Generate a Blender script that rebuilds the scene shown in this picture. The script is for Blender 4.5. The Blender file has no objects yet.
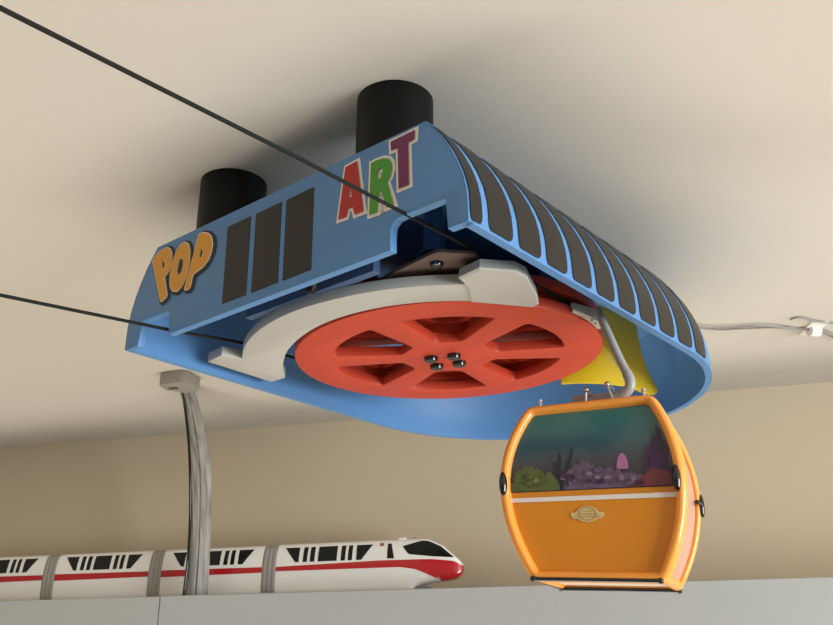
import bpy, bmesh, math, random
from math import sin, cos, pi, radians, sqrt, atan2
from mathutils import Vector, Matrix, Euler
random.seed(4)
C = bpy.context.scene.collection
S = 0.4            # metres per scene unit (one unit = the width of the hanging station)
ZC = 1.95          # height of the camera above the floor

# ------------------------------------------------------------------ materials
def lin(c):
    c = c / 255.0
    return c / 12.92 if c <= .04045 else ((c + .055) / 1.055) ** 2.4
def rgb(r, g, b): return (lin(r), lin(g), lin(b), 1)
def mat(name, col, rough=.5, metal=0, spec=.5, noise=None, bump=0, bscale=200, trans=0, coat=0, sss=0):
    m = bpy.data.materials.new(name); m.use_nodes = True
    nt = m.node_tree; b = nt.nodes['Principled BSDF']
    b.inputs['Base Color'].default_value = rgb(*col); b.inputs['Roughness'].default_value = rough
    b.inputs['Metallic'].default_value = metal; b.inputs['Specular IOR Level'].default_value = spec
    b.inputs['Transmission Weight'].default_value = trans; b.inputs['Coat Weight'].default_value = coat
    if sss:
        b.inputs['Subsurface Weight'].default_value = sss
        b.inputs['Subsurface Radius'].default_value = (.01, .005, .002)
    tc = nt.nodes.new('ShaderNodeTexCoord')
    if noise:
        col2, sc = noise
        n = nt.nodes.new('ShaderNodeTexNoise'); n.inputs['Scale'].default_value = sc; n.inputs['Detail'].default_value = 4
        mx = nt.nodes.new('ShaderNodeMix'); mx.data_type = 'RGBA'
        mx.inputs[6].default_value = rgb(*col); mx.inputs[7].default_value = rgb(*col2)
        nt.links.new(tc.outputs['Object'], n.inputs['Vector']); nt.links.new(n.outputs['Fac'], mx.inputs[0])
        nt.links.new(mx.outputs[2], b.inputs['Base Color'])
    if bump:
        n2 = nt.nodes.new('ShaderNodeTexNoise'); n2.inputs['Scale'].default_value = bscale; n2.inputs['Detail'].default_value = 3
        bp = nt.nodes.new('ShaderNodeBump'); bp.inputs['Strength'].default_value = bump; bp.inputs['Distance'].default_value = .002
        nt.links.new(tc.outputs['Object'], n2.inputs['Vector']); nt.links.new(n2.outputs['Fac'], bp.inputs['Height'])
        nt.links.new(bp.outputs['Normal'], b.inputs['Normal'])
    return m
M = {}
M['ceiling'] = mat('ceiling_paint', (214, 208, 196), .9, spec=.2, noise=((208, 202, 190), 3), bump=.06, bscale=60)
M['wall'] = mat('wall_paint', (200, 183, 156), .9, spec=.2, noise=((194, 177, 150), 2), bump=.06, bscale=70)
M['floor'] = mat('floor_carpet', (170, 158, 142), .95, spec=.1, noise=((150, 138, 122), 40), bump=.3, bscale=400)
M['shelf'] = mat('shelf_paint', (180, 181, 176), .55, noise=((174, 175, 170), 5))
M['blue'] = mat('blue_plastic', (88, 136, 186), .5, noise=((84, 132, 182), 15))
M['pane'] = mat('dark_print', (27, 23, 20), .4, spec=.4, noise=((24, 21, 18), 20))
M['post'] = mat('black_plastic', (6, 6, 6), .45, spec=.2)
M['black'] = mat('gloss_black', (8, 9, 9), .15, coat=.5)
M['red'] = mat('red_plastic', (192, 62, 34), .5, noise=((186, 58, 31), 20))
M['grey'] = mat('grey_plastic', (182, 181, 174), .5, noise=((176, 175, 168), 18))
M['brown'] = mat('brown_board', (92, 72, 62), .6, noise=((78, 60, 52), 14))
M['slate'] = mat('slate_blue_plastic', (66, 88, 122), .5)
M['navy'] = mat('navy_plastic', (40, 60, 100), .45)
M['yellow'] = mat('yellow_plastic', (208, 180, 20), .4, sss=.1)
M['rope'] = mat('black_rope', (16, 19, 17), .8, spec=.2, noise=((34, 38, 33), 900))
M['cream'] = mat('cream_print', (240, 228, 200), .5)
M['white_print'] = mat('white_print', (236, 226, 216), .5)
M['pop'] = mat('orange_print', (226, 158, 48), .5)
M['outline'] = mat('black_print', (18, 22, 30), .5)
M['lA'] = mat('red_print', (178, 30, 24), .5)
M['lR'] = mat('green_print', (70, 150, 40), .5)
M['lT'] = mat('purple_print', (112, 32, 84), .5)
M['frame'] = mat('orange_plastic', (255, 164, 66), .3, sss=.25, coat=.3)
M['body'] = mat('amber_panel', (226, 142, 26), .35, noise=((220, 134, 22), 12), coat=.2)
M['film'] = mat('clear_door_film', (200, 162, 140), .3, noise=((184, 142, 122), 30), bump=.5, bscale=90)
M['pale'] = mat('pale_floor', (226, 214, 200), .6)
M['steel'] = mat('steel', (205, 205, 205), .25, metal=1)
M['arm'] = mat('cast_grey', (166, 164, 160), .35, noise=((150, 148, 146), 60))
M['train'] = mat('white_enamel', (240, 236, 228), .2, coat=.4)
M['trainred'] = mat('red_enamel', (186, 20, 28), .18, coat=.5)
M['traindark'] = mat('black_glass', (8, 12, 11), .25, spec=.35)
M['bellows'] = mat('grey_rubber', (150, 146, 138), .45)
M['bracket'] = mat('grey_beige_plastic', (156, 150, 140), .55)
M['wire'] = mat('grey_wire', (138, 134, 126), .5)
M['clip'] = mat('white_clip', (240, 234, 224), .45)
M['underchin'] = mat('chin_grey', (120, 126, 120), .4)
def strip_mat():
    m = bpy.data.materials.new('clear_channel_plastic'); m.use_nodes = True; nt = m.node_tree
    b = nt.nodes['Principled BSDF']; b.inputs['Base Color'].default_value = rgb(170, 167, 160)
    b.inputs['Roughness'].default_value = .2; b.inputs['Transmission Weight'].default_value = .25; b.inputs['IOR'].default_value = 1.2
    tc = nt.nodes.new('ShaderNodeTexCoord'); mp = nt.nodes.new('ShaderNodeMapping'); mp.inputs['Scale'].default_value = (120, 40, 9)
    n = nt.nodes.new('ShaderNodeTexNoise'); n.inputs['Scale'].default_value = 1; n.inputs['Detail'].default_value = 3
    cr = nt.nodes.new('ShaderNodeValToRGB'); cr.color_ramp.elements[0].position = .35; cr.color_ramp.elements[1].position = .7
    cr.color_ramp.elements[0].color = rgb(138, 134, 126); cr.color_ramp.elements[1].color = rgb(198, 195, 188)  # streaky tones put the clear plastic's highlights into its base colour
    nt.links.new(tc.outputs['Object'], mp.inputs[0]); nt.links.new(mp.outputs[0], n.inputs['Vector'])
    nt.links.new(n.outputs['Fac'], cr.inputs[0]); nt.links.new(cr.outputs[0], b.inputs['Base Color'])
    return m
M['strip'] = strip_mat()
def water_mat():
    m = bpy.data.materials.new('underwater_print'); m.use_nodes = True; nt = m.node_tree; b = nt.nodes['Principled BSDF']
    tc = nt.nodes.new('ShaderNodeTexCoord'); sp = nt.nodes.new('ShaderNodeSeparateXYZ')
    nz = nt.nodes.new('ShaderNodeTexNoise'); nz.inputs['Scale'].default_value = 60; nz.inputs['Detail'].default_value = 5
    mr = nt.nodes.new('ShaderNodeMapRange'); mr.inputs[1].default_value = .168 * S; mr.inputs[2].default_value = .345 * S
    ad = nt.nodes.new('ShaderNodeMath'); ad.operation = 'MULTIPLY_ADD'; ad.inputs[1].default_value = .16; ad.inputs[2].default_value = -.08
    a2 = nt.nodes.new('ShaderNodeMath'); a2.operation = 'ADD'
    cr = nt.nodes.new('ShaderNodeValToRGB'); e = cr.color_ramp.elements
    e[0].position = 0; e[0].color = rgb(52, 44, 52); e[1].position = 1; e[1].color = rgb(70, 122, 112)
    for p, c in ((.3, (62, 58, 68)), (.5, (58, 84, 90)), (.75, (58, 108, 106))):
        x = e.new(p); x.color = rgb(*c)
    L = nt.links.new
    L(tc.outputs['Object'], sp.inputs[0]); L(tc.outputs['Object'], nz.inputs['Vector']); L(sp.outputs['Z'], mr.inputs[0])
    L(nz.outputs['Fac'], ad.inputs[0]); L(mr.outputs[0], a2.inputs[0]); L(ad.outputs[0], a2.inputs[1]); L(a2.outputs[0], cr.inputs[0])
    L(cr.outputs[0], b.inputs['Base Color']); b.inputs['Roughness'].default_value = .25; b.inputs['Coat Weight'].default_value = .3
    return m
M['water'] = water_mat()
M['coral_purple'] = mat('coral_purple', (78, 46, 84), .5, noise=((40, 26, 52), 120))
M['coral_mound'] = mat('coral_mound', (128, 104, 128), .5, noise=((60, 46, 66), 160))
M['coral_green'] = mat('coral_green', (112, 122, 56), .5, noise=((58, 66, 40), 140))
M['coral_lilac'] = mat('coral_lilac', (150, 126, 148), .5, noise=((104, 84, 108), 200))
M['coral_olive'] = mat('coral_olive', (142, 142, 70), .5, noise=((92, 98, 52), 200))
M['coral_pink'] = mat('coral_pink', (196, 128, 168), .5, noise=((150, 92, 134), 120))
M['coral_red'] = mat('coral_red', (138, 62, 70), .5, noise=((90, 44, 54), 140))
M['kelp'] = mat('kelp', (44, 50, 58), .5, noise=((34, 36, 44), 120))
M['crest'] = mat('cream_crest', (226, 200, 140), .45, noise=((206, 176, 112), 150))
M['crestline'] = mat('crest_line', (176, 142, 84), .45)

# ------------------------------------------------------------------ helpers
SKEW = 0
class MB:
    def __init__(s): s.v = []; s.f = []
    def add(s, vs, fs):
        o = len(s.v); s.v += [tuple(v) for v in vs]; s.f += [tuple(i + o for i in f) for f in fs]; return s
    def grid(s, rows, closed_u=False, closed_v=False):
        n = len(rows); k = len(rows[0]); vs = [p for r in rows for p in r]; fs = []
        for i in range(n if closed_v else n - 1):
            for j in range(k if closed_u else k - 1):
                a = i * k + j; b = i * k + (j + 1) % k; c = ((i + 1) % n) * k + (j + 1) % k; d = ((i + 1) % n) * k + j
                fs.append((a, b, c, d))
        return s.add(vs, fs)
    def box(s, lo, hi, f=None):
        P = [(x, y, z) for z in (lo[2], hi[2]) for y in (lo[1], hi[1]) for x in (lo[0], hi[0])]
        if f: P = [f(p) for p in P]
        return s.add(P, [(0, 2, 3, 1), (4, 5, 7, 6), (0, 1, 5, 4), (2, 6, 7, 3), (0, 4, 6, 2), (1, 3, 7, 5)])
    def tube(s, path, r, n=12, closed=False, caps=True, scale=None, up0=(0, 0, 1)):
        path = [Vector(p) for p in path]; k = len(path); rows = []; up = Vector(up0)
        for i, p in enumerate(path):
            if closed: t = path[(i + 1) % k] - path[i - 1]
            else: t = path[min(i + 1, k - 1)] - path[max(i - 1, 0)]
            t.normalize(); sx = t.cross(up)
            if sx.length < 1e-4: sx = t.cross(Vector((0, 1, 0)))
            sx.normalize(); up = sx.cross(t).normalized()
            rr = r[i] if isinstance(r, (list, tuple)) else r
            sc = scale or (1, 1)
            rows.append([p + sx * (cos(a) * rr * sc[0]) + up * (sin(a) * rr * sc[1]) for a in [2 * pi * j / n for j in range(n)]])
        o = len(s.v); s.grid(rows, closed_u=True, closed_v=closed)
        if caps and not closed:
            s.f.append(tuple(o + j for j in range(n))[::-1]); s.f.append(tuple(o + (k - 1) * n + j for j in range(n)))
        return s
    def lathe(s, prof, c=(0, 0, 0), axis='z', n=32):
        rows = []
        for r, h in prof:
            row = []
            for j in range(n):
                a = 2 * pi * j / n; x, y = r * cos(a), r * sin(a)
                row.append({'z': (c[0] + x, c[1] + y, c[2] + h), 'y': (c[0] + x, c[1] + h, c[2] + y), 'x': (c[0] + h, c[1] + x, c[2] + y)}[axis])
            rows.append(row)
        return s.grid(rows, closed_u=True)
    def sphere(s, c, r, n=16):
        r = r if isinstance(r, tuple) else (r, r, r)
        return s.grid([[(c[0] + r[0] * sin(t) * cos(a), c[1] + r[1] * sin(t) * sin(a), c[2] + r[2] * cos(t)) for a in [2 * pi * j / n for j in range(n)]]
                       for t in [pi * (i + .02) / (n // 2) * (n // 2) / (n // 2 + .04) for i in range(n // 2 + 1)]], closed_u=True)
    def mesh(s, me):
        return s.add([v.co.copy() for v in me.vertices], [tuple(p.vertices) for p in me.polygons])
    def build(s, name, m, parent=None, scale=S, smooth=35, bevel=0, fn=None, loc=None, rot=None):
        me = bpy.data.meshes.new(name)
        vs = [fn(v) for v in s.v] if fn else s.v
        if SKEW: vs = [(v[0] - SKEW * (v[2] - .18), v[1], v[2] - SKEW * v[0] * (1.3 - 5.6 * v[2])) for v in vs]
        me.from_pydata([tuple(Vector(v) * scale) for v in vs], [], s.f); me.update()
        b = bmesh.new(); b.from_mesh(me); bmesh.ops.remove_doubles(b, verts=b.verts, dist=1e-6)
        bmesh.ops.recalc_face_normals(b, faces=b.faces); b.to_mesh(me); b.free()
        if smooth:
            for p in me.polygons: p.use_smooth = True
            me.set_sharp_from_angle(angle=radians(smooth))
        me.materials.append(M[m])
        o = bpy.data.objects.new(name, me); C.objects.link(o)
        if parent: o.parent = parent
        if loc: o.location = loc
        if rot: o.rotation_euler = rot
        if bevel:
            bv = o.modifiers.new('bevel', 'BEVEL'); bv.width = bevel * scale; bv.segments = 2; bv.limit_method = 'ANGLE'; bv.angle_limit = radians(50)
        return o
def flat(loops, depth, bev=0):
    """mesh of a flat outline (first loop) with holes, thickness depth centred on z=0"""
    cu = bpy.data.curves.new('outline', 'CURVE'); cu.dimensions = '2D'; cu.fill_mode = 'BOTH'
    cu.extrude = max(depth / 2 - bev, 0); cu.bevel_depth = bev; cu.bevel_resolution = 1; cu.offset = -bev
    for lp in loops:
        sp = cu.splines.new('POLY'); sp.points.add(len(lp) - 1)
        for p, q in zip(sp.points, lp): p.co = (q[0], q[1], 0, 1)
        sp.use_cyclic_u = True
    o = bpy.data.objects.new('outline', cu); C.objects.link(o)
    dg = bpy.context.evaluated_depsgraph_get(); dg.update()
    me = bpy.data.meshes.new_from_object(o.evaluated_get(dg))
    mb = MB().mesh(me)
    bpy.data.objects.remove(o); bpy.data.curves.remove(cu); bpy.data.meshes.remove(me)
    return mb
def flatsheet(loops):
    return flat(loops, 0)
def round_poly(pts, r, n=5):
    out = []; k = len(pts)
    for i, p in enumerate(pts):
        rr = r[i] if isinstance(r, (list, tuple)) else r
        p = Vector(p[:2]); a = Vector(pts[i - 1][:2]) - p; b = Vector(pts[(i + 1) % k][:2]) - p
        d = min(rr, a.length * .49, b.length * .49)
        if d < 1e-5: out.append(tuple(p)); continue
        A = p + a.normalized() * d; B = p + b.normalized() * d
        for j in range(n + 1):
            t = j / n; q = A * (1 - t) ** 2 + p * 2 * t * (1 - t) + B * t * t; out.append(tuple(q))
    return out
def offset_poly(pts, d):
    k = len(pts); area = sum(pts[i - 1][0] * pts[i][1] - pts[i][0] * pts[i - 1][1] for i in range(k)); sg = 1 if area > 0 else -1
    out = []
    for i in range(k):
        p = Vector(pts[i]); a = (p - Vector(pts[i - 1])).normalized(); b = (Vector(pts[(i + 1) % k]) - p).normalized()
        na = Vector((a.y, -a.x)) * sg; nb = Vector((b.y, -b.x)) * sg; m = na + nb
        if m.length < 1e-4: m = na
        m.normalize(); c = max(.5, m.dot(na)); out.append(tuple(p + m * (d / c)))
    return out
def empty(name, label, cat, loc=(0, 0, 0), rot=(0, 0, 0), group=None):
    o = bpy.data.objects.new(name, None); C.objects.link(o); o.empty_display_size = .02
    o.location = loc; o.rotation_euler = rot; o['label'] = label; o['category'] = cat
    if group: o['group'] = group
    return o
def tag(o, label=None, cat=None, kind=None, group=None):
    if label: o['label'] = label
    if cat: o['category'] = cat
    if kind: o['kind'] = kind
    if group: o['group'] = group
    return o
def W(p): return (p[0] * S, p[1] * S, p[2] * S + ZC)
def lerp(a, b, t): return a + (b - a) * t
def interp(tab, x):
    if x <= tab[0][0]: return tab[0][1]
    for (a, fa), (b, fb) in zip(tab[:-1], tab[1:]):
        if x <= b: return lerp(fa, fb, (x - a) / (b - a))
    return tab[-1][1]
def smooth_path(pts, n=6):
    pts = [Vector(p) for p in pts]; out = []
    for i in range(len(pts) - 1):
        p0 = pts[max(i - 1, 0)]; p1 = pts[i]; p2 = pts[i + 1]; p3 = pts[min(i + 2, len(pts) - 1)]
        for j in range(n):
            t = j / n
            out.append(.5 * ((2 * p1) + (p2 - p0) * t + (2 * p0 - 5 * p1 + 4 * p2 - p3) * t * t + (3 * p1 - p0 - 3 * p2 + p3) * t ** 3))
    out.append(pts[-1]); return out

# ------------------------------------------------------------------ camera
F, PITCH, ROLL = 946.43, .38592, .0033
cp, sp_ = cos(PITCH), sin(PITCH)
fw = Vector((0, cp, sp_)); r0 = Vector((1, 0, 0)); u0 = Vector((0, -sp_, cp))
rv = cos(ROLL) * r0 + sin(ROLL) * u0; uv = -sin(ROLL) * r0 + cos(ROLL) * u0
cam = bpy.data.cameras.new('camera'); co = bpy.data.objects.new('camera', cam); C.objects.link(co)
mw = Matrix((rv, uv, -fw)).transposed().to_4x4(); mw.translation = Vector((0, 0, ZC)); co.matrix_world = mw
cam.sensor_fit = 'HORIZONTAL'; cam.sensor_width = 36; cam.lens = 36 * F / 833; cam.clip_start = .01
bpy.context.scene.camera = co

# ------------------------------------------------------------------ room
HC, WYAW, WD = 1.13684, -.29093, 3.8152
wd_ = Vector((cos(WYAW), sin(WYAW), 0)); nv_ = Vector((-sin(WYAW), cos(WYAW), 0))
def R(t, d, z): return wd_ * t + nv_ * d + Vector((0, 0, z))      # room frame (units): along the wall, towards it, up
def room(o): return tag(o, kind='structure')
ROOMROT = (0, 0, WYAW)
fz = -ZC / S
room(MB().box((-9, -7, HC), (9, WD + .3, HC + .3)).build('ceiling', 'ceiling', loc=(0, 0, ZC), rot=ROOMROT))
room(MB().box((-9, WD, fz), (9, WD + .3, HC)).build('wall_back', 'wall', loc=(0, 0, ZC), rot=ROOMROT))
room(MB().box((-9, -7, fz - .2), (9, WD + .3, fz)).build('floor', 'floor', loc=(0, 0, ZC), rot=ROOMROT))

# shelf along the wall: a top board and two grey front boards meeting at a seam
SD, SZ = 3.38, .3604
shelf = empty('wall_shelf', 'long pale grey shelf along the beige wall, carrying the white train', 'shelf', W(R(-2.05, SD + .2, SZ - .22)), ROOMROT)
def rs(p): return (p[0] + 2.05, p[1] - SD - .2, p[2] - SZ + .22)
MB().box((-6, SD + .02, SZ - .04), (5, WD - .002, SZ)).build('shelf_board', 'shelf', shelf, fn=rs, bevel=.004)
MB().box((-6, SD + .002, SZ - .22), (-2.052, SD + .04, SZ - .001)).build('fascia_board', 'shelf', shelf, fn=rs, bevel=.003)
MB().box((-2.048, SD, SZ - .22), (5, SD + .04, SZ + .001)).build('fascia_board', 'shelf', shelf, fn=rs, bevel=.003)

# ------------------------------------------------------------------ the hanging station
ST_T = (-.67990, 2.07435, .74512); ST_R = (.0088, -.00632, -.69733)
station = empty('cable_car_station', 'blue toy cable car station hung from the ceiling, open underneath, with POP and ART lettering', 'toy station', W(ST_T), ST_R)
M_ST = Matrix.Translation(Vector(W(ST_T))) @ Euler(ST_R).to_matrix().to_4x4()
UPL = Euler(ST_R).to_matrix().transposed() @ Vector((0, 0, 1))
def st2w(p): return M_ST @ (Vector(p) * S)
H = .2385
OFF = [(0, 0), (.035, 0), (.06, .0015), (.093, .008), (.127, .02), (.161, .036), (.196, .057), (.22, .075), (.2385, .091)]
def off(z): return interp(OFF, z)
L0, DC, AX = .88, .5233, .5
def outline(s_, o):
    """s_ runs from the front right corner (0) round the back to the front left corner"""
    arc = pi * .512
    if s_ <= L0: return (1 - o, s_)
    if s_ >= L0 + arc: return (o, L0 - (s_ - L0 - arc))
    a = (s_ - L0) / .512
    return (.5 + (AX - o) * cos(a), L0 + (DC - o) * sin(a))
STOT = 2 * L0 + pi * .512
ss = [.0018] + [L0 * i / 14 for i in range(1, 14)] + [L0 + pi * .512 * i / 48 for i in range(48)] + [L0 + pi * .512 + L0 * i / 14 for i in range(14)] + [STOT - .0018]
zs = [0, .015, .035, .06, .077, .093, .11, .127, .144, .161, .178, .196, .21, .225, H]
TH = .017
mb = MB(); rows = []
zi = [z for z in zs if z < .21] + [.219]
for z in zi[::-1]: rows.append([(*outline(s_, off(z) + TH), z) for s_ in ss])
for z in zs: rows.append([(*outline(s_, off(z)), z) for s_ in ss])
mb.grid(rows)
mb.build('curved_wall', 'blue', station, smooth=40)
top = [outline(s_, off(H) - .001) for s_ in ss]
rf = flat([top], .022)
rf.build('roof', 'blue', station, fn=lambda v: (v[0], v[1], v[2] + H - .0115), smooth=40)
# front panel with the two rope notches
left = [(0 + off(z), z) for z in zs]; right = [(1 - off(z), z) for z in zs]
fp = [(.049, 0), (.060, .0585), (.162, .0585), (.164, 0), (.823, 0)]
notch = [(.823, .036), (.826, .050), (.836, .059), (.850, .0605), (.951, .0600), (.955, 0)]
poly = fp + notch + right + left[::-1]
FT = .019
pn = flat([poly], FT, bev=.0025)
pn.build('front_panel', 'blue', station, fn=lambda v: (v[0], v[2] + FT / 2 + .002, v[1]), smooth=30)
FY = .002
for a, b_ in ((.348, .425), (.441, .522), (.5355, .6175)):
    w_ = flat([[(a, .0225), (b_, .0225), (b_, .2065), (a, .2055)]], .0016)
    w_.build('front_window', 'pane', station, fn=lambda v: (v[0], FY + v[2], v[1]), smooth=0)
# curved side windows
for k in range(11):
    s1 = .041 + .0935 * k; s0 = s1 - .074 if k else .007
    rows = []
    for z, ins in ((.0050, .014), (.0070, .008), (.0105, .004), (.0165, .001), (.024, 0), (.035, 0), (.06, 0), (.093, 0), (.127, 0), (.161, 0), (.18, 0), (.196, 0), (.21, 0), (.222, 0), (.230, 0), (.236, 0)):
        i0, i1 = ins * .5, ins
        if k == 0: i0, i1 = ins * .3, ins * .6
        rows.append([(*outline(lerp(s0 + i0, s1 - i1, t), off(z) - .0022), z) for t in (0, .25, .5, .75, 1)])
    MB().grid(rows).build('side_window', 'pane', station, smooth=60)
# lettering: each letter stands proud of the panel, with its printed outline under it
def letter(name, label, m, loops, om, od, shift=(0, 0), cream=0):
    def put(lps, y, mm, nm, par):
        o = flat(lps, .0008).build(nm, mm, par, fn=lambda v: (v[0], y + v[2], v[1]), smooth=0); return o
    f = put(loops, FY - .0034, m, name, station); tag(f, label)
    if cream:
        put([offset_poly(loops[0], cream)] + [offset_poly(h, -cream * .6) for h in loops[1:]], FY - .0022, 'cream', 'letter_edge', f)
    ol = offset_poly(loops[0], od)
    lp = [[(p[0] + shift[0], p[1] + shift[1]) for p in ol]]
    if not shift[0]: lp += [offset_poly(h, -od * .7) for h in loops[1:]]
    put(lp, FY - .0010, om, 'letter_outline', f)
A = [(.7074, .2159), (.7384, .2181), (.7574, .1017), (.7344, .1023), (.7289, .1207), (.7167, .1221), (.7121, .1054), (.691, .1064)]
Ah = [(.7217, .1720), (.7180, .1441), (.7268, .1438)]
Rr = [(.7757, .1988), (.7916, .1994), (.8073, .1974), (.821, .1908), (.8282, .1796), (.8292, .1647), (.824, .1502), (.8164, .1428), (.8212, .1287), (.8337, .0891), (.8153, .0892), (.802, .1297), (.7962, .1301), (.7928, .087), (.7724, .0884)]
Rh = [(.7943, .1773), (.8041, .1781), (.8056, .1675), (.8013, .1567), (.793, .1561)]
T_ = [(.8257, .226), (.8856, .2272), (.8841, .2083), (.8686, .2072), (.8704, .1174), (.8454, .1178), (.8435, .2069), (.8267, .2066)]
P1 = [(.0775, .2072), (.091, .217), (.1078, .2227), (.1269, .2241), (.1406, .218), (.1496, .2044), (.1536, .186), (.1515, .1654), (.1434, .1563), (.1297, .1506), (.1492, .096), (.1285, .088)]
P1h = [(.1154, .1943), (.1247, .1923), (.1296, .1805), (.1252, .1677), (.1172, .1778)]
O_ = [(.1618, .1814), (.1701, .2023), (.1835, .2139), (.1982, .2152), (.2117, .2062), (.2197, .1867), (.2216, .1589), (.2154, .1276), (.2032, .1064), (.186, .0981), (.1678, .1049), (.1567, .1218), (.1551, .1495)]
Oh = [(.1815, .1745), (.19, .1799), (.1988, .1743), (.2009, .1589), (.1969, .1434), (.1893, .1361), (.1816, .1383), (.1779, .1512)]
P2 = [(.2488, .2196), (.2659, .217), (.2827, .2098), (.2954, .196), (.3004, .1778), (.2984, .16), (.29, .143), (.2743, .1326), (.2485, .1269), (.2383, .1229), (.2317, .0914), (.2133, .0986), (.2217, .1216), (.2352, .1652)]
P2 = [(.2488, .2196), (.2659, .217), (.2827, .2098), (.2954, .196), (.3004, .1778), (.2984, .16), (.29, .143), (.2743, .1326), (.2485, .1269), (.2383, .1229), (.2317, .0914), (.2133, .0936), (.2217, .1216), (.2352, .1652)]
P2h = [(.2599, .1783), (.2655, .1811), (.2696, .1711), (.2669, .1595), (.2605, .1541), (.2558, .1629)]
letter('letter_a', 'red letter A with a white edge', 'lA', [A, Ah], 'white_print', .0065)
letter('letter_r', 'green letter R with a white edge', 'lR', [Rr, Rh], 'white_print', .0065)
letter('letter_t', 'purple letter T with a white edge', 'lT', [T_], 'white_print', .0065)
rp = lambda l: round_poly(l, .006, 3)
letter('letter_p', 'orange comic letter P at the start of POP', 'pop', [rp(P1), P1h], 'outline', .0085, (.004, -.003), .0028)
letter('letter_o', 'orange comic letter O', 'pop', [rp(O_), Oh], 'outline', .0085, (.004, -.003), .0028)
letter('letter_p', 'orange comic letter P at the end of POP', 'pop', [rp(P2), P2h], 'outline', .0085, (.0055, -.003), .0028)
# the black posts that hold it to the ceiling
for px, py in ((.240, .0896), (.761, .0799)):
    pm = MB().lathe([(0, .2384), (.0785, .2384), (.0785, .396), (0, .396)], (px, py, 0), n=48)
    pm.build('ceiling_post', 'post', station, smooth=40, fn=lambda v: (v[0] + UPL.x * v[2], v[1] + UPL.y * v[2], v[2]))
# inside: mounting board, bosses, dark bolt
pl = flat([round_poly([(.44, .30), (.727, .248), (.79, .44), (.78, .86), (.36, .92), (.38, .52)], .03)], .012, bev=.001)
plate = pl.build('mounting_board', 'brown', station, fn=lambda v: (v[0], v[1], v[2] + .113))
tb = flat([round_poly([(.60, .188), (.69, .158), (.822, .138), (.875, .2), (.83, .26), (.72, .225), (.64, .225)], .012)], .008, bev=.0008)
tab = tb.build('guard_bracket', 'brown', station, fn=lambda v: (v[0], v[1], v[2] + .050))
MB().lathe([(.034, .054), (.022, .068), (.018, .216), (0, .216)], (.795, .165, 0), n=24).build('support_boss', 'navy', station)
MB().lathe([(0, .037), (.007, .0365), (.012, .039), (.0145, .0445), (.0145, .0462)], (.790, .178, 0), n=20).build('screw', 'black', tab)
for x, y in ((.45, .35), (.74, .80), (.40, .86)):
    b_ = MB().lathe([(.032, .119), (.021, .135), (.018, .216), (0, .216)], (x, y, 0), n=24).build('support_boss', 'navy', station)
    sc_ = MB().lathe([(0, .099), (.006, .0985), (.0115, .101), (.013, .1065), (.013, .108)], (x, y, 0), n=20).build('screw', 'black', plate)
MB().box((.30, .105, .034), (.688, .125, .215)).build('inner_rib', 'slate', station, bevel=.002)
MB().lathe([(0, .006), (.009, .009), (.018, .026), (.021, .045), (.021, .09), (0, .09)], (.560, .058, .0), n=20).build('rib_bolt', 'post', station)
MB().box((.22, .58, .150), (.78, .66, .214)).build('motor_bridge', 'navy', station, bevel=.004)
# red bull wheel
WC = (.495, .592, .0244); WR = .377
def sector(c, r_in, r_out, a_in, a_out, n=10):
    o = []
    for i in range(n + 1): o.append((c + lerp(-a_out, a_out, i / n), r_out))
    pts = [(r * cos(radians(a)), r * sin(radians(a))) for a, r in o]
    pts += [(r_in * cos(radians(c + a_in)), r_in * sin(radians(c + a_in))), (r_in * cos(radians(c - a_in)), r_in * sin(radians(c - a_in)))]
    return pts
holes = []
for k in range(6):
    pts = sector(-52 + 60 * k, WR * .315, WR * .755, 15.5, 21.5)
    r_ = [.03] + [0] * 9 + [.03, .012, .012]
    # round the two outer corners and the inner ones
    holes.append(round_poly(pts, [.036] * 1 + [.0] * 9 + [.036, .014, .014], 4))
circ = lambda r, n=96: [(r * cos(2 * pi * i / n), r * sin(2 * pi * i / n)) for i in range(n)]
wm = MB()
for lps, z0, z1, bv in (([circ(WR)] + holes, 0, .026, .003), ([circ(WR - .024), circ(.30)], .0255, .0505, 0), ([circ(.11)], .0255, .0505, 0), ([circ(WR)] + holes, .05, .076, .003)):
    f_ = flat(lps, z1 - z0, bv)
    wm.add([(v[0], v[1], v[2] + (z0 + z1) / 2) for v in f_.v], f_.f)
WROT = (.030, -.0058, 0)
wheel = wm.build('bull_wheel', 'red', station, loc=tuple(Vector(WC) * S), rot=WROT)
for x, y in ((.471, .555), (.442, .614), (.524, .579), (.498, .634)):
    MB().lathe([(0, -.0125), (.010, -.0125), (.0155, -.011), (.0172, -.006), (.0172, .0005), (0, .0005)], (x - .5, y - .588, 0), n=6 if 0 else 24).build('bolt', 'black', wheel)
MB().lathe([(0, -.0006), (.007, -.0006), (.008, 0)], (-.004, -.004, 0), n=20).build('centre_hole_shade', 'coral_red', wheel)  # thin disc, no real hole: the recess's shade is its darker red
# grey guard rail round the front of the wheel, flared at both ends
def pol(r, a): return (.5 + r * cos(radians(a)), .588 + r * sin(radians(a)))
gz = .011
ROUT = [(-140, .508), (-134, .503), (-124, .496), (-108, .486), (-93, .479), (-82, .473), (-64, .472), (-40, .472)]
RIN = [(-160, .440), (-150, .424), (-137, .404), (-120, .391), (-110, .388), (0, .388)]
arc_o = [pol(interp(ROUT, a), a) for a in range(-136, -48, 4)]
arc_i = [pol(interp(RIN, a), a) for a in range(-26, -155, -4)]
gp = [(.054, .200)] + [(.118, .190), (.134, .240)] + arc_o + [(.84, .25), (.86, .30), (.865, .36)] + arc_i + [(.102, .410), (.050, .410)]
gm = flat([gp], .024, bev=.0015)
guard = gm.build('rope_guard', 'grey', station, fn=lambda v: (v[0], v[1], v[2] + gz + .012), smooth=40)
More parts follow.
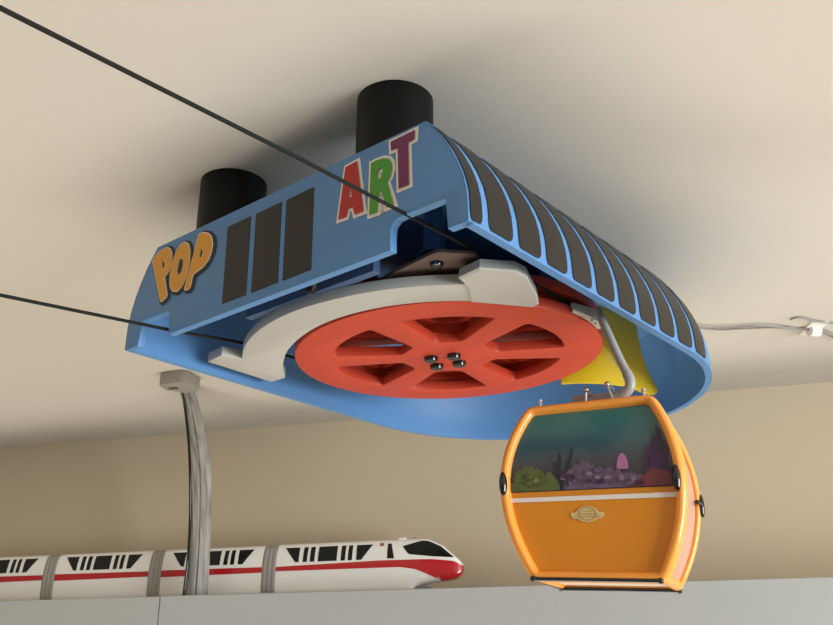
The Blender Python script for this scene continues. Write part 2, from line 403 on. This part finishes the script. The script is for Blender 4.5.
# wedge shaped lead-in at the right end
hp = [(.772, .312), (.816, .240), (.826, .200), (.886, .189), (.932, .244), (.934, .280), (.892, .384), (.872, .418), (.856, .425)]
cx_ = sum(p[0] for p in hp) / len(hp); cy_ = sum(p[1] for p in hp) / len(hp)
low = [(lerp(p[0], cx_, .05), lerp(p[1], cy_, .05), .0085) for p in hp]; mid_ = [(p[0], p[1], .012) for p in hp]; hi = [(lerp(p[0], cx_, .04), lerp(p[1], cy_, .04), .032) for p in hp]
hm = MB().grid([low, mid_, hi], closed_u=True); n_ = len(hp)
hm.f.append(tuple(range(n_))); hm.f.append(tuple(range(2 * n_, 3 * n_)))
hm.build('lead_in_wedge', 'grey', guard, smooth=25)
# yellow guide sheet behind the wheel
lo_ = [(.585, .972), (.604, .985), (.658, 1.03), (.695, 1.08), (.709, 1.103), (.7135, 1.142), (.716, 1.205), (.723, 1.258)]
hi_ = [(.585, .972), (.61, .968), (.655, .955), (.69, .945), (.712, .955), (.721, .985), (.727, 1.05), (.737, 1.13), (.752, 1.232)]
rows = []
for z, t in ((.028, 0), (.03, .02), (.05, .28), (.08, .55), (.12, .82), (.216, 1)):
    cols = list(zip(smooth_path([(*p, 0) for p in lo_], 4), smooth_path([(*p, 0) for p in hi_], 4))); nc = len(cols)
    rows.append([(lerp(a[0], b[0], t), lerp(a[1], b[1], t), z + (1 - t) * .022 * max(0, (j - nc + 4) / 3) ** 2) for j, (a, b) in enumerate(cols)])
yg = MB().grid(rows).build('guide_sheet', 'yellow', station, smooth=60)
so = yg.modifiers.new('thickness', 'SOLIDIFY'); so.thickness = .016 * S; so.offset = 0
bv = yg.modifiers.new('bevel', 'BEVEL'); bv.width = .003 * S; bv.segments = 2; bv.limit_method = 'ANGLE'; bv.angle_limit = radians(60)

# ------------------------------------------------------------------ haul rope: one loop round the wheel
RR = .3595
zr = WC[2] + .038
path = [(.855, -4.2, -.03), (.855, -2.5, .005), (.855, -.76, .042), (.855, -.26, .060), (.8595, .15, .0645)]
for a in range(0, 181, 5): path.append((.5 + RR * cos(radians(a)), .588 + RR * sin(radians(a)), zr + RR * sin(radians(a)) * .019))
path += [(.1405, .24, .050), (.143, .02, .021), (.145, -.375, -.021), (.145, -1.6, -.16), (.145, -4.2, -.46)]
rope_o = MB().tube([p for p in path], .0037, n=10).build('haul_rope', 'rope', None, scale=S, loc=W(ST_T), rot=ST_R)
tag(rope_o, 'thin black haul rope looping round the red wheel, both strands running off to the left', 'rope')

# ------------------------------------------------------------------ gondola
SKEW = .024      # the hanging cabin is slightly out of true
G_T = (.38815, 1.94743, .56847); G_R = (.01258, .02446, -.40356); GZ = .35395
gl = Vector(G_T) + Euler(G_R).to_matrix() @ Vector((0, 0, -GZ))
gon = empty('gondola', 'orange toy gondola with an underwater window print, hanging below the blue station', 'gondola', W(gl), G_R)
M_G = Matrix.Translation(Vector(W(gl))) @ Euler(G_R).to_matrix().to_4x4(); M_GI = M_G.inverted()
def st2g(p): return (M_GI @ st2w(p)) / S
ZM = .1786
def hx(z):
    return .1750 - .0525 * ((ZM - z) / ZM) ** 2 if z < ZM else .1750 - .0545 * ((z - ZM) / (GZ - ZM)) ** 2
def yf(z):
    return .104 - .012 * ((ZM - z) / ZM) ** 2 if z < ZM else .104 - .046 * ((z - ZM) / (GZ - ZM)) ** 2
ZS = [.004 + (GZ - .008) * i / 28 for i in range(29)]
def face(z0, z1, sgn, eps, inset=.006, nx=10, nz=12):
    return [[(lerp(-hx(z) + inset, hx(z) - inset, i / nx), sgn * (yf(z) + eps), z) for i in range(nx + 1)] for z in [lerp(z0, z1, j / nz) for j in range(nz + 1)]]
MB().grid(face(.004, .166, -1, 0)).build('front_panel', 'body', gon, smooth=60)
MB().grid(face(.004, GZ - .004, 1, 0)).build('rear_panel', 'body', gon, smooth=60)
fwn = MB().grid(face(.166, GZ - .008, -1, .0012, .008)).build('front_window', 'water', gon, smooth=60)
MB().grid(face(.1455, .1545, -1, .0015, .010, 10, 2)).build('white_stripe', 'white_print', gon, smooth=60)
for sx in (-1, 1):
    MB().grid([[(sx * (hx(z) - .003), lerp(-yf(z) + .004, yf(z) - .004, i / 8), z) for i in range(9)] for z in ZS]).build('door_panel', 'film', gon, smooth=60)
MB().box((-.122, -.1, -.001), (.122, .1, .006)).build('floor_panel', 'pale', gon, bevel=.002)
MB().box((-.118, -.058, GZ - .006), (.118, .058, GZ - .001)).build('roof_panel', 'frame', gon, bevel=.002)
def ring(sgn):
    side = [(hx(z), sgn * yf(z), z) for z in [(GZ - .009) * i / 30 for i in range(31)]]
    loop = side + [(-x, y, z) for x, y, z in side[::-1]]
    # soften the four corners
    out = []
    n = len(loop)
    for i, p in enumerate(loop):
        if i in (0, 30, 31, 61):
            a = Vector(loop[i - 1]); b = Vector(loop[(i + 1) % n]); p = Vector(p)
            a = p + (a - p).normalized() * .012; b = p + (b - p).normalized() * .012
            for t in (0, .33, .67, 1): out.append(a * (1 - t) ** 2 + p * 2 * t * (1 - t) + b * t * t)
        elif i in (1, 29, 32, 60): continue
        else: out.append(Vector(p))
    return out
ft = MB().tube(ring(-1), .0092, n=16, closed=True, up0=(0, -1, 0), scale=(1.2, 1.7)).build('front_frame', 'frame', gon, smooth=60)
MB().tube(ring(1), .0092, n=12, closed=True, up0=(0, -1, 0), scale=(.8, 1)).build('rear_frame', 'frame', gon, smooth=60)
for sx in (-1, 1):
    MB().tube([(sx * (hx(0) - .002), -yf(0), .002), (sx * (hx(0) - .002), yf(0), .002)], .011, n=12).build('sill_rail', 'frame', gon, smooth=60)
# black skid bars below the floor
for y, z, x0, x1 in ((-.105, -.006, -.126, .119), (.086, -.008, -.121, .124)):
    br_ = MB().tube([(x0, y, z), (x1, y, z)], .0045, n=10).build('skid_bar', 'black', gon)
    for x in (x0, x1): MB().sphere((x, y, z), .0062, 12).build('end_knob', 'black', br_)
MB().tube([(-.126, -.105, -.006), (-.121, .086, -.008)], .0036, n=10).build('skid_link', 'black', gon)
# black oval bumpers and door hinge
for x, z in ((hx(.178) - .007, .178), (-hx(.183) - .001, .183)):
    MB().sphere((x, -yf(z) - .013, z), (.0085, .010, .026), 20).build('bumper', 'black', gon, smooth=80)
hg = MB().sphere((hx(.16) + .009, yf(.16), .160), (.006, .008, .024), 16); hg.tube([(hx(.16) + .004, yf(.16) - .03, .164), (hx(.16) + .008, yf(.16), .164)], .0045, 8)
hg.build('door_latch', 'black', gon, smooth=80)
# crest below the stripe
def onface(poly, y_eps): return lambda v: (v[0], -(yf(v[1]) + y_eps) + v[2], v[1])
CX0, CZ0 = -.010, .118
def ell(cx, cz, rx, rz, n=28, wob=0): return [(cx + rx * (1 + wob * cos(6 * 2 * pi * i / n)) * cos(2 * pi * i / n), cz + rz * (1 + wob * cos(6 * 2 * pi * i / n)) * sin(2 * pi * i / n)) for i in range(n)]
cr_ = flat([[(CX0 - .033, CZ0 - .003), (CX0 - .028, CZ0 - .008), (CX0 - .02, CZ0 - .0085), (CX0 - .014, CZ0 - .013), (CX0, CZ0 - .0155), (CX0 + .014, CZ0 - .013), (CX0 + .02, CZ0 - .0085), (CX0 + .028, CZ0 - .008), (CX0 + .033, CZ0 - .003),
             (CX0 + .032, CZ0 + .004), (CX0 + .024, CZ0 + .0035), (CX0 + .017, CZ0 + .011), (CX0 + .008, CZ0 + .0155), (CX0, CZ0 + .0165), (CX0 - .008, CZ0 + .0155), (CX0 - .017, CZ0 + .011), (CX0 - .024, CZ0 + .0035), (CX0 - .032, CZ0 + .004)]], .0006).build('crest', 'crest', gon, fn=onface(None, .0016), smooth=0)
cl = flat([ell(CX0, CZ0 + .001, .0175, .0135), ell(CX0, CZ0 + .001, .0160, .0118)], .0004)
for x0, x1, z in ((-.024, .024, -.0045), (-.020, .020, .0005), (-.011, .011, .006)):
    q = flat([[(CX0 + x0, CZ0 + z - .0007), (CX0 + x1, CZ0 + z - .0007), (CX0 + x1, CZ0 + z + .0007), (CX0 + x0, CZ0 + z + .0007)]], .0004); cl.add(q.v, q.f)
cl.build('crest_line', 'crestline', cr_, fn=onface(None, .0024), smooth=0)
# the printed reef on the window
def lump(cx, z0, w, h, n=40, rough=.09, seed=1):
    rnd = random.Random(seed); p = [(cx - w, z0), ]
    for i in range(n + 1):
        a = pi - pi * i / n; k = 1 + rough * (rnd.random() - .5) * 2
        p.append((cx + w * cos(a) * k, z0 + h * max(0, sin(a)) * k + .001))
    p.append((cx + w, z0)); return p
def print_on(poly, m, eps, name='reef_print'):
    o = flat([poly], .0003)
    return o.build(name, m, fwn, fn=lambda v: (max(-hx(v[1]) + .010, min(hx(v[1]) - .010, v[0])), -(yf(v[1]) + .0012 + eps) + v[2], max(v[1], .1675)), smooth=0)
def frond(cx, z0, h, w, lean, n=12):
    l = []; r = []
    for i in range(n + 1):
        t = i / n; x = cx + lean * t * t + .003 * sin(9 * t); ww = w * (1 - t) ** .6 * (1 + .25 * sin(20 * t))
        l.append((x - ww, z0 + h * t)); r.append((x + ww, z0 + h * t))
    return l + r[::-1]
z0 = .1675
print_on(lump(.02, z0, .150, .026, seed=9, rough=.12), 'kelp', .0006)
print_on(lump(-.125, z0, .040, .050, seed=3), 'coral_green', .0010)
print_on(lump(-.085, z0, .022, .034, seed=13), 'coral_green', .0014)
for cx, h, ln in ((-.058, .082, -.006), (-.044, .088, .008), (-.064, .06, -.012)):
    print_on(frond(cx, z0, h, .007, ln), 'kelp', .0012)
print_on(lump(-.012, z0, .040, .054, seed=5, rough=.1), 'coral_mound', .0018)
print_on(lump(.035, z0, .052, .036, seed=6, rough=.1), 'coral_mound', .0022)
print_on(lump(.082, z0, .034, .026, seed=7, rough=.1), 'coral_mound', .0026)
print_on(lump(.066, z0 + .035, .0115, .031, rough=0), 'coral_pink', .0020)
rnd = random.Random(8)
for i in range(26):
    x = rnd.uniform(-.055, .10); hh = .036 * (1 - abs(x - .005) / .14)
    print_on(ell(x, z0 + .006 + rnd.random() * hh, rnd.uniform(.004, .009), rnd.uniform(.003, .006), 14, .15), rnd.choice(['coral_mound', 'coral_lilac', 'coral_purple']), .0040 + .0001 * i)
for i in range(7):
    print_on(ell(rnd.uniform(-.155, -.09), z0 + rnd.uniform(.008, .03), rnd.uniform(.005, .010), rnd.uniform(.004, .007), 14, .15), rnd.choice(['coral_green', 'coral_olive']), .0040 + .0001 * i)
for cx, h, ln in ((.118, .085, -.008), (.128, .112, -.004), (.138, .125, -.006), (.147, .118, -.010), (.152, .09, -.004)):
    print_on(frond(cx, z0, h, .0085, ln), 'coral_purple', .0024)
print_on(lump(.130, z0, .034, .032, seed=11, rough=.1), 'coral_red', .0030)
print_on(lump(.092, z0, .016, .012, seed=12, rough=.1), 'coral_red', .0034)
# hanger arm, grip and roof pins
arm_pts = [(.921, .600, .042), (.9245, .600, .030), (.9420, .60, -.025), (.9605, .60, -.084), (.9745, .60, -.122), (.979, .60, -.140), (.974, .60, -.154), (.958, .60, -.163), (.932, .60, -.164), (.898, .60, -.160), (.862, .60, -.155), (.842, .60, -.152)]
ap = [st2g(p) for p in smooth_path(arm_pts, 5)]
rad = [.0092 if i < 20 else .0112 for i in range(len(ap))]
MB().tube(ap, rad, n=14).build('hanger_arm', 'arm', gon, smooth=60)
gr = []
for i in range(9):
    a = lerp(-5, 15, i / 8); gr.append([st2g((.5 + r * cos(radians(a)), .588 + r * sin(radians(a)), z)) for r, z in ((.383, .034), (.383, .056), (.408 - .020 * abs(i - 5) / 5, .056), (.408 - .020 * abs(i - 5) / 5, .030 + .008 * abs(i - 5) / 5))])
gm_ = MB().grid(gr, closed_u=True); gm_.f.append((0, 1, 2, 3)); gm_.f.append(tuple(8 * 4 + j for j in range(4)))
gp_ = gm_.build('grip', 'grey', gon, smooth=40)
for a in (4, 7):
    MB().tube([st2g((.5 + r * cos(radians(a + k * 5)), .588 + r * sin(radians(a + k * 5)), .030)) for k, r in ((0, .398), (1, .412))], .0045, n=8).build('spring', 'steel', gp_)
for (x0, z0_), (x1, z1_) in (((.881, -.139), (.876, -.172)), ((.932, -.138), (.943, -.176))):
    a, b = st2g((x0, .585, z0_)), st2g((x1, .585, z1_))
    mb = MB().tube([a, b], .0032, n=10); mb.sphere(a, .0065, 12); mb.tube([a, a + Vector((.016, 0, -.014))], .0026, 8)
    mb.build('roof_pin', 'steel', gon, smooth=60)
for x in (-.106, .112):
    MB().lathe([(.003, GZ - .004), (.003, GZ + .012), (.0052, GZ + .013), (.0052, GZ + .018), (0, GZ + .0195)], (x, -.058, 0), n=14).build('roof_screw', 'steel', gon, smooth=50)

SKEW = 0
# ------------------------------------------------------------------ monorail train on the shelf
TD = 3.55; TW = .055; TC = TD + TW
t0 = -1.645
train = empty('monorail_train', 'white toy monorail train with a red stripe standing on the grey shelf', 'train', W(R(t0, TC, SZ)), ROOMROT)
def tr(p): return (p[0] - t0, p[1] - TC, p[2] - SZ)
def taper(z): return 1 - .34 * max(0, (z - .478) / .092) ** 1.35
ZT = [(-9, .570), (-1.045, .572), (-1.02, .568), (-.968, .543), (-.914, .496), (-.897, .480), (-.888, .464)]
ZB = [(-9, .3615), (-1.085, .3615), (-1.077, .386), (-1.046, .398), (-1.006, .406), (-.948, .411), (-.915, .416), (-.896, .434), (-.888, .450)]
WT = [(-9, 1), (-1.14, 1), (-1.05, .93), (-.98, .78), (-.925, .58), (-.90, .38), (-.888, .14)]
def hw(t, z, wt=True):
    zt, zb = (interp(ZT, t), interp(ZB, t)) if wt else (.570, .3615)
    c = (zt + zb) / 2; h = (zt - zb) / 2; q = min(1, abs((z - c) / h))
    return TW * (interp(WT, t) if wt else 1) * taper(z) * max(0, 1 - q ** 9) ** (1 / 3)
def body(ts, wt, k=20):
    rows = []
    for t in ts:
        zt, zb = (interp(ZT, t), interp(ZB, t)) if wt else (.570, .3615)
        c = (zt + zb) / 2; h = (zt - zb) / 2; near = []; far = []
        for i in range(k + 1):
            z = c - h * cos(pi * i / k); w_ = hw(t, z, wt); near.append((t, TC - w_, z)); far.append((t, TC + w_, z))
        rows.append(near + far[::-1][1:-1])
    mb = MB().grid(rows, closed_u=True); n = len(rows[0])
    mb.f.append(tuple(range(n))); mb.f.append(tuple((len(rows) - 1) * n + j for j in range(n)))
    return mb
def resample(pl, n):
    pl = [Vector(p) for p in pl]; d = [0]
    for a, b in zip(pl[:-1], pl[1:]): d.append(d[-1] + (b - a).length)
    out = []
    for i in range(n + 1):
        s_ = d[-1] * i / n
        for j in range(len(pl) - 1):
            if s_ <= d[j + 1] + 1e-9:
                out.append(pl[j].lerp(pl[j + 1], (s_ - d[j]) / max(1e-9, d[j + 1] - d[j]))); break
    return out
def patch(tp, bt, m, name, parent, wt, eps=.0012, nx=8, nz=6, sides=(-1,)):
    for sd in sides:
        A_ = resample(tp, nx); B_ = resample(bt, nx); rows = []
        for j in range(nz + 1):
            row = []
            for a, b in zip(A_, B_):
                p = a.lerp(b, j / nz); row.append((p.x, TC + sd * (hw(p.x, p.y, wt) + eps), p.y))
            rows.append(row)
        o = MB().grid(rows).build(name, m, parent, fn=tr, smooth=60)
    return o
ZW0, ZW1 = .4935, .5525
def windows(x, parent, wt, adj=0):
    q = lambda a, b, c, d: patch([(x + a, ZW1), (x + b, ZW1)], [(x + c, ZW0), (x + d, ZW0)], 'traindark', 'window', parent, wt, nx=3, nz=5)
    q(.034, .097, .083, .097)
    for a, b in ((.115, .133), (.145, .164), (.179, .258), (.275, .293), (.305, .322)): q(a, b, a, b)
    q(.338, .404, .340, .360)
CL = .455; PIT = .5135
for k, x in enumerate((t0, t0 - PIT, t0 - 2 * PIT, t0 - 3 * PIT)):
    lead = k == 0
    if lead: ts = [t0 + .06 * i for i in range(9)] + [-1.14 + .012 * i for i in range(21)] + [-.8935, -.889]
    else: ts = [x + CL * i / 6 for i in range(7)]
    car = body(ts, lead).build('lead_car' if lead else 'passenger_car', 'train', train, fn=tr, smooth=50)
    if lead:
        car.data.materials.append(M['trainred'])
        for p in car.data.polygons:
            c_ = p.center / S; tt = c_.x + t0; zz = c_.z + SZ
            if tt > -.972 and zz < (.474 if tt < -.91 else .466): p.material_index = 1
    windows(x + (0 if lead else .006), car, lead)
    if lead:
        patch([(x + .001, .478), (-1.20, .4885), (-1.0, .4875), (-.92, .480), (-.893, .467)], [(x + .001, .461), (-1.126, .461), (-1.066, .452), (-1.026, .436), (-.979, .414), (-.94, .4135), (-.912, .4205), (-.894, .442)], 'trainred', 'red_stripe', car, True, eps=.0012, nx=60, nz=8, sides=(-1, 1))
        patch([(-1.118, .541), (-1.042, .561), (-1.018, .559), (-.968, .536), (-.918, .494)], [(-1.118, .540), (-1.094, .509), (-.998, .498), (-.918, .4935)], 'traindark', 'windscreen', car, True, eps=.0014, nx=20, nz=8, sides=(-1, 1))
        patch([(-1.1795, .553), (-1.165, .553)], [(-1.1785, .495), (-1.150, .4945)], 'traindark', 'door_window', car, True, nx=3)
        patch([(-1.212, .557), (-1.196, .557)], [(-1.212, .545), (-1.196, .545)], 'lA', 'emblem', car, True, nx=3, nz=3)
        patch([(-1.208, .554), (-1.200, .554)], [(-1.208, .548), (-1.200, .548)], 'coral_pink', 'emblem_centre', car, True, eps=.002, nx=3, nz=3)
        rb = MB().box((-1.145, TC - .02, .569), (-1.115, TC + .02, .577)); rb.build('roof_box', 'train', car, fn=tr, bevel=.002)
        MB().tube([(-1.085, TC, .570), (-1.085, TC, .579)], .002, 8).build('roof_aerial', 'black', car, fn=tr)
        MB().box((-1.09, TC - .03, .3612), (-1.02, TC + .03, .392)).build('chin', 'underchin', car, fn=tr, bevel=.004)
    else:
        patch([(x + .001, .4805), (x + CL - .001, .4790)], [(x + .001, .4535), (x + CL - .001, .4575)], 'trainred', 'red_stripe', car, False, nx=6, nz=3, sides=(-1, 1))
    if k < 4:
        # ribbed grey bellows behind each car
        rows = []; k2 = 18
        for i in range(17):
            t = x - (PIT - CL) + (PIT - CL) * i / 16; sc = 1.0 + .05 * abs(sin(pi * 3 * i / 16)); near = []; far = []
            for j in range(k2 + 1):
                z = .466 - .1035 * cos(pi * j / k2); w_ = hw(t, min(.5698, max(.3617, z)), False) * sc + .001
                near.append((t, TC - w_, z)); far.append((t, TC + w_, z))
            rows.append(near + far[::-1][1:-1])
        MB().grid(rows, closed_u=True).build('bellows', 'bellows', train, fn=tr, smooth=50)

# ------------------------------------------------------------------ clear cable channel hanging from the ceiling to the shelf
ch = empty('cable_channel', 'clear grey plastic cable channel dropping from ceiling to shelf before the train', 'cable channel', W((-.866, 3.86, SZ + .002)), ROOMROT)
MR = Matrix.Translation(Vector((-.866, 3.86, SZ + .002))) @ Matrix.Rotation(WYAW, 4, 'Z'); MRI = MR.inverted()
cL = [(-.945, 3.52, 1.125), (-.913, 3.561, 1.10), (-.903, 3.663, .981), (-.898, 3.745, .838), (-.894, 3.806, .651), (-.899, 3.85, .501), (-.908, 3.873, .363)]
cR = [(-.900, 3.51, 1.125), (-.871, 3.549, 1.10), (-.839, 3.643, .960), (-.823, 3.722, .834), (-.819, 3.784, .647), (-.821, 3.826, .498), (-.821, 3.847, .363)]
cl_, cr2 = smooth_path(cL, 6), smooth_path(cR, 6)
rows = []
dv = Vector((nv_.x, nv_.y, 0))
for a, b in zip(cl_, cr2):
    row = []
    for u, d in ((0, .004), (.03, -.004), (.14, -.004), (.18, -.012), (.50, -.016), (.54, -.008), (.60, -.008), (.64, -.016), (.94, -.010), (1, -.002), (1, .018), (0, .018)):
        row.append(MRI @ (a.lerp(b, u) + dv * d))
    rows.append(row)
m_ = MB().grid(rows, closed_u=True); n_ = len(rows[0]); m_.f.append(tuple(range(n_))); m_.f.append(tuple((len(rows) - 1) * n_ + j for j in range(n_)))
m_.build('channel_strip', 'strip', ch, smooth=40)
MB().tube([MRI @ (a + dv * -.004 - wd_ * .004) for a in cl_], .0055, n=8).build('black_wire', 'black', ch, smooth=60)
def rr_(p): return MRI @ R(*p)
bp = round_poly([(-.056, -.05), (.040, -.06), (.062, -.04), (.062, .06), (-.012, .075), (-.03, .04), (-.064, .025)], .016)
bl = flat([bp], .052, bev=.005)
bc = Vector((-.905, 3.44, HC - .026)); bcl = MRI @ bc
bl.build('ceiling_bracket', 'bracket', ch, fn=lambda v: (v[0] + bcl.x, v[1] + bcl.y, v[2] + bcl.z), smooth=40)
MB().box((-.035, -.012, -.0285), (.0, .004, -.0255)).build('slot_shade_box', 'black', ch, fn=lambda v: (v[0] + bcl.x, v[1] + bcl.y, v[2] + bcl.z))  # thin black box, nothing cut: the slot's shade is put in as colour

# ------------------------------------------------------------------ wires and clip on the ceiling
def wire(name, label, pts, r, zo):
    o = MB().tube([(p[0], p[1], HC - zo) for p in smooth_path([(*p, 0) for p in pts], 5)], r, n=8)
    c0 = o.v[0]
    x = o.build(name, 'wire', loc=(0, 0, ZC), smooth=60); return tag(x, label, 'wire')
wire('ceiling_wire', 'grey wire running along the ceiling from the blue station through the white clip', [(.70, 2.70), (.80, 2.80), (.893, 2.873), (.93, 2.89), (.982, 2.899), (1.046, 2.894), (1.107, 2.88), (1.176, 2.888), (1.251, 2.914), (1.287, 2.914), (1.337, 2.923), (1.399, 2.969), (1.6, 3.08)], .0036, .009)
wire('ceiling_wire', 'short stray grey wire looping above the white ceiling clip', [(1.205, 2.835), (1.231, 2.817), (1.283, 2.845), (1.358, 2.868), (1.5, 2.90), (1.65, 2.93)], .0030, .005)
wire('ceiling_wire', 'lower grey wire on the ceiling just under the wire through the clip', [(.93, 2.905), (1.0, 2.925), (1.08, 2.915), (1.18, 2.905), (1.29, 2.925), (1.345, 2.94), (1.42, 3.00), (1.6, 3.13)], .0030, .006)
ca = Vector((1.313, 2.916, HC - .013)); cd = Vector((.05, .012, 0)).normalized()
ck = MB().tube([ca - cd * .018, ca - cd * .017, ca + cd * .017, ca + cd * .018], [.0165, .0185, .0185, .0165], n=24)
q = MB().box((1.285, 2.86, HC - .006), (1.34, 2.975, HC - .0005)); ck.add(q.v, q.f)
tag(ck.build('wire_clip', 'clip', loc=(0, 0, ZC), smooth=50), 'small white clip holding the grey wires to the ceiling', 'clip')

# ------------------------------------------------------------------ light
w = bpy.data.worlds.new('world'); bpy.context.scene.world = w; w.use_nodes = True
bg = w.node_tree.nodes['Background']; bg.inputs[0].default_value = (1, .95, .88, 1); bg.inputs[1].default_value = .33
def area(name, loc, target, size, power, col):
    l = bpy.data.lights.new(name, 'AREA'); l.shape = 'RECTANGLE'; l.size, l.size_y = size; l.energy = power; l.color = col
    o = bpy.data.objects.new(name, l); C.objects.link(o); o.location = loc
    o.rotation_euler = (Vector(target) - Vector(loc)).to_track_quat('-Z', 'Y').to_euler(); return o
area('window_light', (2.6, -1.0, 1.75), (0, .9, 2.2), (1.5, 1.5), 138, (.88, .94, 1))
area('bounce_light', (-.1, 1.12, .25), (-.1, 1.12, 2.2), (3.6, .7), 35, (1, .95, .87))  # added upward area light near the floor, stands in for floor bounce
vs = bpy.context.scene.view_settings; vs.view_transform = 'Standard'; vs.look = 'None'; vs.exposure = 0
